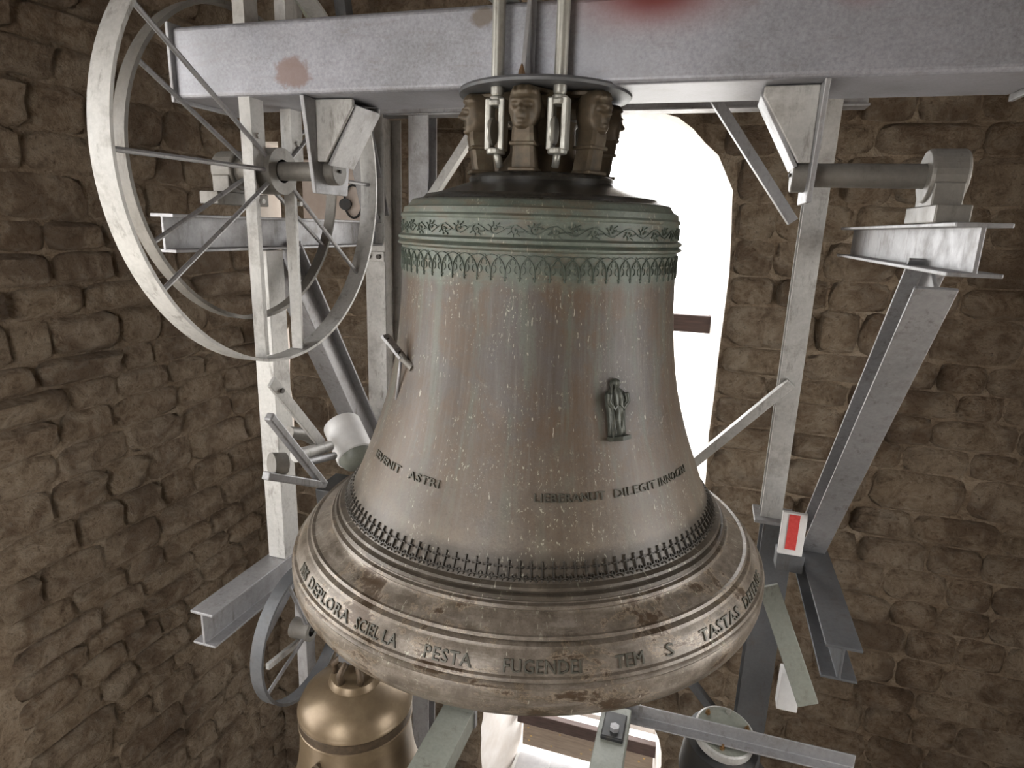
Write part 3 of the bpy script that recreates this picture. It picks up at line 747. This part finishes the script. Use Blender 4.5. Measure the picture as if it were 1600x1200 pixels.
# ================================================================== WHEELS
def wheel(name, x, yc, zc, r, wd, th, mat, spokes, hub, parent):
    t = MB().lathe([(r, -wd/2), (r, wd/2), (r - th, wd/2), (r - th, -wd/2), (r, -wd/2)], 96, (x, yc, zc), 'x').build(name, mat, parent, smooth=40)
    MB().lathe([(hub*.5, -.05), (hub, -.05), (hub, .05), (hub*.5, .05)], 24, (x, yc, zc), 'x').build('hub', M['castgrey'], t, smooth=40)
    for a, kind in spokes:
        d = Vector((0, math.cos(a), math.sin(a))); c = Vector((x, yc, zc))
        if kind == 'angle':
            for o in (-.105, .135):
                sh = Vector((0, 0, 0)) + Vector((0, -d.z, d.y))*o*(1 if d.z < 0 else -1); L_ = math.sqrt((r - th)**2 - .135**2)
                s_ = MB().angle(c + sh, c + sh + d*L_, .05, .075, .008, Vector((0, -d.z, d.y)) if d.z < 0 else Vector((0, d.z, -d.y)))
                hexbolt(s_, c + sh + d*.12 + Vector((.02, 0, 0)), (1, 0, 0), .011, .012)
                s_.build('spoke', M['galv_white'], t)
        else: MB().tube([c + d*hub*.6 + Vector((.03, 0, 0)), c + d*(r - th*.5)], .009, 8).build('spoke', M['galv'], t)
    return t
wheel('bell_wheel', -1.12, 0, .186, .765, .085, .012, M['galv_white'],
      [(PI/2, 'angle'), (-PI/2, 'angle'), (PI, 'rod'), (0, 'rod'), (-.62, 'rod'), (.62, 'rod'), (PI - .62, 'rod'), (PI + .62, 'rod')], .09, HS)
w2 = wheel('rope_wheel', -1.235, 0, .186, .60, .05, .014, M['castgrey'],
      [(k*PI/3 + .5, 'rod') for k in range(6)], .06, HS); w2['label'] = 'smaller grey rope wheel'

# ================================================================== BELL FRAME (steelwork)
XL = -1.40; XR_ = 1.07
def member(name, label, mb, mat=None, cat='steel beam', group=None, bevel=.003):
    return single(mb, name, mat or M['galv'], label, cat, group, bevel=bevel)
def plate_with_bolts(parent, c, size, n_dir, bolts, mat=None):
    p = MB().box(c, size).build('splice_plate', mat or M['galv_white'], parent, bevel=.002)
    for b in bolts:
        q = MB(); hexbolt(q, b, n_dir, .016, .014); q.build('bolt', M['bolt'], p)
# left side frame
member('side_girder', 'horizontal channel girder behind the large wheel on the left', MB().isec((XL, -.30, -.065), (XL, 1.30, -.065), .11, .145, .012))
cl = thing('frame_column', 'pale I-section column left of the bell with bolted splice plates', 'column', (XL, 1.42, ZF))
MB().isec((XL, 1.42, ZF), (XL, 1.42, .62), .135, .24, .014, (0, 1, 0)).build('shaft', M['galv_white'], cl, bevel=.002)
for zc_ in (-.205, .03):
    plate_with_bolts(cl, (XL, 1.293, zc_), (.135, .014, .06), (0, -1, 0), [(XL - .035, 1.286, zc_), (XL + .035, 1.286, zc_)])
for zc_ in (-.09,):
    plate_with_bolts(cl, (XL + .012, 1.36, zc_), (.012, .06, .10), (1, 0, 0), [(XL + .018, 1.36, zc_)], M['galv'])
member('sloping_strut', 'sloping I-section leg under the wheel left of the bell', MB().isec((XL, .40, -.145), (XL, 1.24, -1.49), .12, .17, .012, (0, -.85, -.53)), M['galv'])
member('frame_brace', 'short upper brace rising left of the column towards the beam', MB().isec((XL, 1.33, .02), (XL, 1.10, .62), .11, .14, .012, (0, -.93, -.36)), M['galv'])
member('frame_post', 'pale upright post directly under the left shaft bearing', MB().bar((XL + .01, .27, -1.703), (XL + .01, .27, -.14), .10, .12, (0, 1, 0)), M['galv_white'], 'post')
member('side_girder', 'lower horizontal girder at the left below the hammer', MB().isec((XL, -.30, -1.79), (XL, 1.29, -1.79), .12, .17, .012))
for yy, nm in ((1.05, 'upper cross girder spanning behind the bell under the ceiling'),):
    member('cross_girder', nm, MB().isec((XL - .08, 1.42, .70), (1.25, 1.42, .70), .12, .16, .012))
# far frame behind the bell
member('frame_column', 'grey column behind the bell shoulder on the left', MB().isec((-1.13, 1.42, ZF), (-1.13, 1.42, .62), .13, .13, .012, (0, 1, 0)), M['galv'], 'column')
member('frame_brace', 'pale knee brace behind the crown on the left', MB().bar((-1.06, 1.38, .15), (-.72, 1.38, .62), .05, .062, (0, -1, 0)), M['galv_white'])
kb = MB().bar((.97, 1.30, .07), (.53, 1.30, .66), .05, .085, (0, -1, 0)); member('frame_brace', 'channel knee brace crossing the stone at the upper right', kb, M['galv'])
member('frame_brace', 'pale diagonal brace rising to the right behind the bell flank', MB().bar((.45, 1.30, -1.47), (1.07, 1.30, -.755), .05, .065, (0, -1, 0)), M['galv_white'])
XR = 1.07
cr = thing('frame_column', 'pale steel column at the right edge behind the bell', 'column', (XR, 1.38, ZF))
MB().channel((XR, 1.38, -1.56), (XR, 1.38, .66), .11, .11, .012, (0, 1, 0)).build('upper_shaft', M['galv_white'], cr, bevel=.002)
MB().isec((XR + .05, 1.40, ZF), (XR + .05, 1.40, -1.56), .17, .17, .014, (0, 1, 0)).build('lower_shaft', M['galv_dark'], cr, bevel=.002)
MB().box((XR + .02, 1.38, -1.56), (.22, .22, .02)).build('base_plate', M['galv'], cr, bevel=.002)
# right side frame
XRs = 1.32
member('side_girder', 'horizontal girder carrying the right shaft bearing', MB().isec((XRs - .06, -.30, -.02), (XRs - .06, 1.30, -.02), .13, .14, .012))
member('side_girder', 'lower horizontal girder at the right beside the bell lip', MB().isec((XRs - .04, .30, -1.70), (XRs - .04, 1.30, -1.70), .14, .16, .012), M['galv_dark'])
member('sloping_strut', 'sloping leg of the right side frame behind the bell lip', MB().isec((XRs - .05, .06, -.10), (XRs - .05, 1.20, -1.60), .12, .15, .012, (0, -.8, -.6)), M['galv'])
for yy, lab in ((1.22, 'dark lower strut at the right'), ):
    a = at(1200, 915, 'y', .95); b = at(1262, 1100, 'y', .75)
    member('frame_brace', 'greenish grey strut sloping down at the right edge below the lip', MB().bar(a, b, .10, .05, (0, -1, .3)), M['greenpaint'])
a = at(1076, 1060, 'y', 1.45); b = at(1130, 1130, 'y', 1.45)
member('frame_brace', 'thin dark brace under the bell lip beside the stone wall', MB().bar(a + (a - b)*2, b + (b - a)*2, .05, .06, (0, -1, 0)), M['galv_dark'])
# striped white plate
p = at(1217, 800, 'y', .95); q = at(1217, 860, 'y', .95)
st = thing('warning_plate', 'white plate with a red stripe at the right edge', 'plate', (q.x + .06, .95, q.z))
MB().box((q.x + .05, .95, (p.z + q.z)/2), (.115, .025, p.z - q.z + .02)).build('plate', M['whitepaint'], st, bevel=.003)
MB().box((q.x + .048, .936, (p.z + q.z)/2 + .012), (.05, .004, p.z - q.z - .02)).build('red_stripe', M['redpaint'], st)
MB().box((q.x + .06, 1.0, q.z - .062), (.13, .10, .10)).build('bracket', M['galv_dark'], st, bevel=.004)
# upper left: pale members above the beam
u = lambda px, py, y=1.25: at(px, py, 'y', y)
member('roof_strut', 'broad pale upright above the beam at the top left corner', MB().bar(u(452, 60), u(470, -190), .11, .06, (0, -1, 0)), M['galv_white'], 'strut')
member('roof_strut', 'olive grey strut slanting above the beam at the top left', MB().bar(u(500, 45, 1.15), u(440, -60, 1.15), .07, .05, (0, -1, 0)), M['greenpaint'], 'strut')
member('roof_strut', 'dark steep strut above the beam right of the pale upright', MB().bar(u(543, 60, 1.3), u(515, -150, 1.3), .07, .08, (0, -1, 0)), M['galv_dark'], 'strut')
# contact arm between column and bell flank
ca = thing('contact_arm', 'small flat bar with two bolts touching the left flank of the bell', 'bracket', (-.62, .55, -.5))
A0 = at(598, 520, 'x', -.62); az_, zz_ = az_of(641, 557, .515); A1 = Vector((.515*math.cos(az_), .515*math.sin(az_), -.46)); A0 = at(601, 524, 'y', A1.y + .02)
MB().bar(A0, A0 + (A1 - A0)*.72, .034, .012, (0, 0, 1)).build('flat_bar', M['galv'], ca, bevel=.002)
for k in (.12, .55):
    q = MB(); hexbolt(q, A0 + (A1 - A0)*k + Vector((0, -.006, .006)), (0.2, -.8, .5), .009, .01); q.build('bolt', M['bolt'], ca)
MB().tube([A0 + (A1 - A0)*.62, A0 + (A1 - A0)*.85, A1 + Vector((.01, .0, 0))], [.015, .012, .016], 10).build('contact_tip', M['castgrey'], ca, smooth=40)
pr = MB(); pr.tube([A0 + (A1 - A0)*.65, A0 + (A1 - A0)*.65 + Vector((-.03, .02, -.16))], .006, 8); pr.build('spring_rod', M['galv'], ca, smooth=True)

# ================================================================== HAMMER on the left
hx = -1.06
T0 = at(534, 664, 'x', -1.12); _d = ray(557, 714).normalized(); T1 = CAM + _d*((T0 - CAM).length - .12); ax_ = (T1 - T0).normalized()
hm = thing('striking_hammer', 'white cylindrical hammer solenoid pressed near the left flank of the bell', 'hammer', T1 + ax_*.06)
MB().tube([T0, T1 - ax_*.005, T1], [.095, .095, .090], 36).build('solenoid_case', M['whitepaint'], hm, smooth=40, bevel=.004)
MB().tube([T1 - ax_*.002, T1 + ax_*.03, T1 + ax_*.05], [.088, .075, .045], 32).build('hammer_nose', M['greenpaint'], hm, smooth=40)
MB().tube([T0 - ax_*.012, T0], .07, 24).build('case_cap', M['galv'], hm, smooth=40)
P = lambda px, py, x=hx: at(px, py, 'x', x)
MB().tube([P(462, 712), P(515, 697)], [.03, .026], 16).build('side_tube', M['galv_white'], hm, smooth=40)
MB().tube([P(480, 722, hx + .03), P(522, 712, hx + .03)], .018, 12).build('side_tube', M['galv'], hm, smooth=40)
MB().bar(P(424, 596), P(503, 694), .05, .016, (1, 0, 0)).build('mounting_strap', M['galv_white'], hm, bevel=.002)
q = MB(); hexbolt(q, P(437, 610) + Vector((.006, 0, 0)), (1, 0, 0), .011, .012); q.build('bolt', M['bolt'], hm)
tr = thing('hammer_bracket', 'triangular welded bracket of grey tube below the hammer', 'bracket', P(505, 762, -1.0))
MB().bar(P(420, 650, -1.0), P(506, 758, -1.0), .035, .035, (1, 0, 0)).build('upper_tube', M['galv'], tr, bevel=.006)
MB().bar(P(415, 743, -1.0), P(503, 757, -1.0), .035, .035, (1, 0, 0)).build('lower_tube', M['galv'], tr, bevel=.006)
MB().tube([P(424, 726, -1.03), P(446, 724, -1.0)], [.05, .045], 18).build('pivot_sleeve', M['castgrey'], tr, smooth=40)
pl = MB().tube([P(450, 676, -1.15), P(475, 678, -1.15), P(497, 690, -1.15)], .03, 14)
single(pl, 'conduit_pipe', M['castgrey'], 'short dark pipe between the hammer and the left wall', 'pipe', smooth=40)
bx = MB().bar(P(537, 752, -1.0), P(505, 778, -1.0), .08, .08, (0, 0, 1)); single(bx, 'hammer_stop', M['rubber'], 'black block tucked between hammer and bell shoulder', 'block', bevel=.006)
cb = MB().bar(P(428, 792, -1.25), P(466, 790, -1.25), .04, .06)
# ================================================================== LOWER TIER
SB = Vector((-.755, -.10, 0)); sb0 = -2.84
sb = thing('small_bell', 'small polished golden bronze bell hanging below on the left', 'bell', (SB.x, SB.y, sb0))
prof = [(0, -1.985), (.085, -1.985), (.105, -1.992), (.115, -2.01), (.118, -2.02), (.16, -2.035), (.205, -2.06), (.235, -2.09), (.252, -2.125), (.255, -2.135), (.258, -2.14), (.258, -2.145), (.253, -2.148), (.252, -2.196), (.257, -2.20), (.257, -2.206), (.251, -2.21), (.251, -2.26), (.256, -2.34), (.268, -2.43), (.29, -2.52), (.325, -2.61), (.37, -2.69), (.405, -2.735), (.415, -2.737), (.42, -2.75), (.448, -2.79), (.45, -2.815), (.435, sb0), (.42, sb0 + .005), (.36, -2.7), (.27, -2.5), (.23, -2.2), (.1, -2.06), (0, -2.05)]
MB().lathe(densify(prof, .03), 96, (SB.x, SB.y, 0)).build('bell_body', M['bronze_new'], sb, smooth=40)
MB().lathe([(.2525, -2.149), (.2575, -2.152), (.2565, -2.192), (.2515, -2.196)], 96, (SB.x, SB.y, 0)).build('ornament_band', M['bronze_band'], sb, smooth=40)
cm = MB()
for k in range(6):
    a = k*PI/3 + .3; d = Vector((math.cos(a), math.sin(a), 0)); c = Vector((SB.x, SB.y, 0))
    cm.tube([c + d*.085 + Vector((0, 0, -1.99)), c + d*.095 + Vector((0, 0, -1.945)), c + d*.05 + Vector((0, 0, -1.905)), c + Vector((0, 0, -1.90))], .017, 8)
cm.build('crown', M['bronze_band'], sb, smooth=True)
ce = MB(); a = math.radians(-98); d = Vector((math.cos(a), math.sin(a), 0)); sd = Vector((-d.y, d.x, 0)); c = Vector((SB.x, SB.y, 0)) + d*.262
for s, zz_, w_, h_ in ((0, -2.355, .03, .075), (0, -2.31, .07, .022), (0, -2.285, .024, .03), (-.02, -2.37, .018, .05), (.02, -2.37, .018, .05)):
    ce.section([(-w_/2, -h_/2), (0, -h_/2 - .008), (w_/2, -h_/2), (w_/2, h_/2), (0, h_/2 + .008), (-w_/2, h_/2)], c + sd*s + Vector((0, 0, zz_)) - d*.012, c + sd*s + Vector((0, 0, zz_)) + d*.004, (0, 0, 1))
o = ce.build('relief_emblem', M['bronze_band'], sb); 
member('small_headstock', 'short steel yoke above the small golden bell', MB().bar((SB.x, SB.y - .06, -1.865), (SB.x, 1.34, -1.865), .09, .075), M['galv_dark'])
def chan_post(nm, label, x, y, ztop, w, h, mat):
    return member(nm, label, MB().channel((x, y, ZF), (x, y, ztop), w, h, .009, (0, 1, 0)), mat, 'post')
chan_post('frame_post', 'slim grey channel post at the lower left beside the small wheel', -1.235, .20, -1.885, .06, .075, M['galv'])
chan_post('frame_post', 'darker post just left of the small golden bell', -1.13, .42, -1.885, .09, .09, M['galv_dark'])
member('cross_girder', 'low cross girder behind the bell carrying the small yoke', MB().isec((XL + .07, 1.40, -1.865), (XR_ - .08, 1.40, -1.865), .11, .12, .01), M['galv_dark'])
hp = thing('small_bell_wheel', 'dark steel wheel of the small bell at the lower left corner', 'hoop', (-1.12, .02, -2.29))  # wheel of the small bell, built apart from its yoke
wheel('small_wheel_rim', -1.12, .03, -1.94, .34, .06, .014, M['galv_dark'], [(PI/2 + .3, 'rod'), (-.5, 'rod'), (PI + .5, 'rod')], .05, hp)
pq = MB().bar(at(418, 1042, 'x', -1.13), at(472, 998, 'x', -1.13), .03, .02, (1, 0, 0)); member('flat_strap', 'pale flat strap bolted to the slim post at lower left', pq, M['galv_white'], 'strap')
pq = MB().bar(at(405, 1010, 'x', -1.3), at(466, 893, 'x', -1.3), .05, .02, (1, 0, 0)); member('flat_strap', 'curved grey strap left of the bell lip', pq, M['galv'], 'strap')
# floor beams under the bell
fb = thing('floor_channel', 'grey steel channel running towards the viewer under the bell left of centre', 'steel beam', (-.32, -.8, -2.30))
MB().bar((-.318, -1.6, -2.25), (-.318, .10, -2.25), .15, .10).build('channel', M['greenpaint'], fb, bevel=.003)
MB().box((-.318, .10, -2.235), (.165, .03, .13)).build('end_plate', M['galv'], fb, bevel=.003)
fb = thing('floor_channel', 'grey steel channel with blackened joint running under the bell right of centre', 'steel beam', (.40, -.8, -2.30))
MB().bar((.41, -1.6, -2.25), (.39, .34, -2.25), .135, .10).build('channel', M['greenpaint'], fb, bevel=.004)
MB().box((.395, .20, -2.196), (.10, .16, .03)).build('joint_block', M['rubber'], fb, bevel=.006)
q = MB(); hexbolt(q, (.40, .17, -2.18), (0, 0, 1), .022, .02); q.build('bolt', M['galv'], fb)
for x in (-.318, .40):
    member('floor_trestle', 'trestle leg holding up the %s floor channel' % ('left' if x < 0 else 'right'), MB().bar((x, -1.1, ZF), (x, -1.1, -2.302), .1, .1, (0, 1, 0)), M['galv_dark'], 'post')
# angle bar and motor
a = at(985, 1106, 'z', -2.2); b = at(1300, 1180, 'z', -2.2)
d = (b - a).normalized()
member('motor_bar', 'long angle bar crossing above the round motor at the lower right', MB().angle(a - d*.05 + Vector((0, 0, -.03)), b + d*.1 + Vector((0, 0, -.03)), .06, .07, .008), M['galv'])
mc = at(1133, 1142, 'z', -2.27)
mo = thing('drive_motor', 'round grey-green motor drum hanging under the angle bar at lower right', 'motor', (mc.x, mc.y, -2.70))
tilt = Vector((.10, -.16, 1)).normalized(); e1 = tilt.cross(Vector((0, 1, 0))).normalized(); e2 = tilt.cross(e1)
top = Vector((mc.x, mc.y, -2.27))
MB().tube([top - tilt*.045, top - tilt*.004, top], [.138, .138, .132], 40).build('flange', M['galv_white'], mo, smooth=40)
MB().tube([top - tilt*.001, top + tilt*.004], .128, 40).build('cover', M['greenpaint'], mo, smooth=40)
MB().tube([top - tilt*.30, top - tilt*.28, top - tilt*.06, top - tilt*.045], [.12, .165, .165, .13], 40).build('housing', M['rubber'], mo, smooth=40)
MB().tube([top - tilt*.36, top - tilt*.30], .05, 20).build('shaft', M['rodsteel'], mo, smooth=40)
for k in range(6):
    t = 2*PI*k/6 + .4; c = top + e1*.105*math.cos(t) + e2*.105*math.sin(t)
    q = MB(); q.tube([c, c + tilt*.03], .006, 8); q.tube([c + tilt*.004, c + tilt*.016], .012, 6); q.build('stud', M['brass'] if k % 2 else M['rodsteel'], mo)
for yy in (1.15,):
    member('junction_box', 'pale switch box with screw holes at the right edge low down', MB().box(tuple(at(1232, 1075, 'y', .9)), (.10, .08, .22)), M['whitepaint'], 'box')
member('frame_post', 'steel leg standing under the right end of the motor bar', MB().bar((b.x, b.y, ZF), (b.x, b.y, -2.27), .07, .07, (0, 1, 0)), M['galv_dark'], 'post')
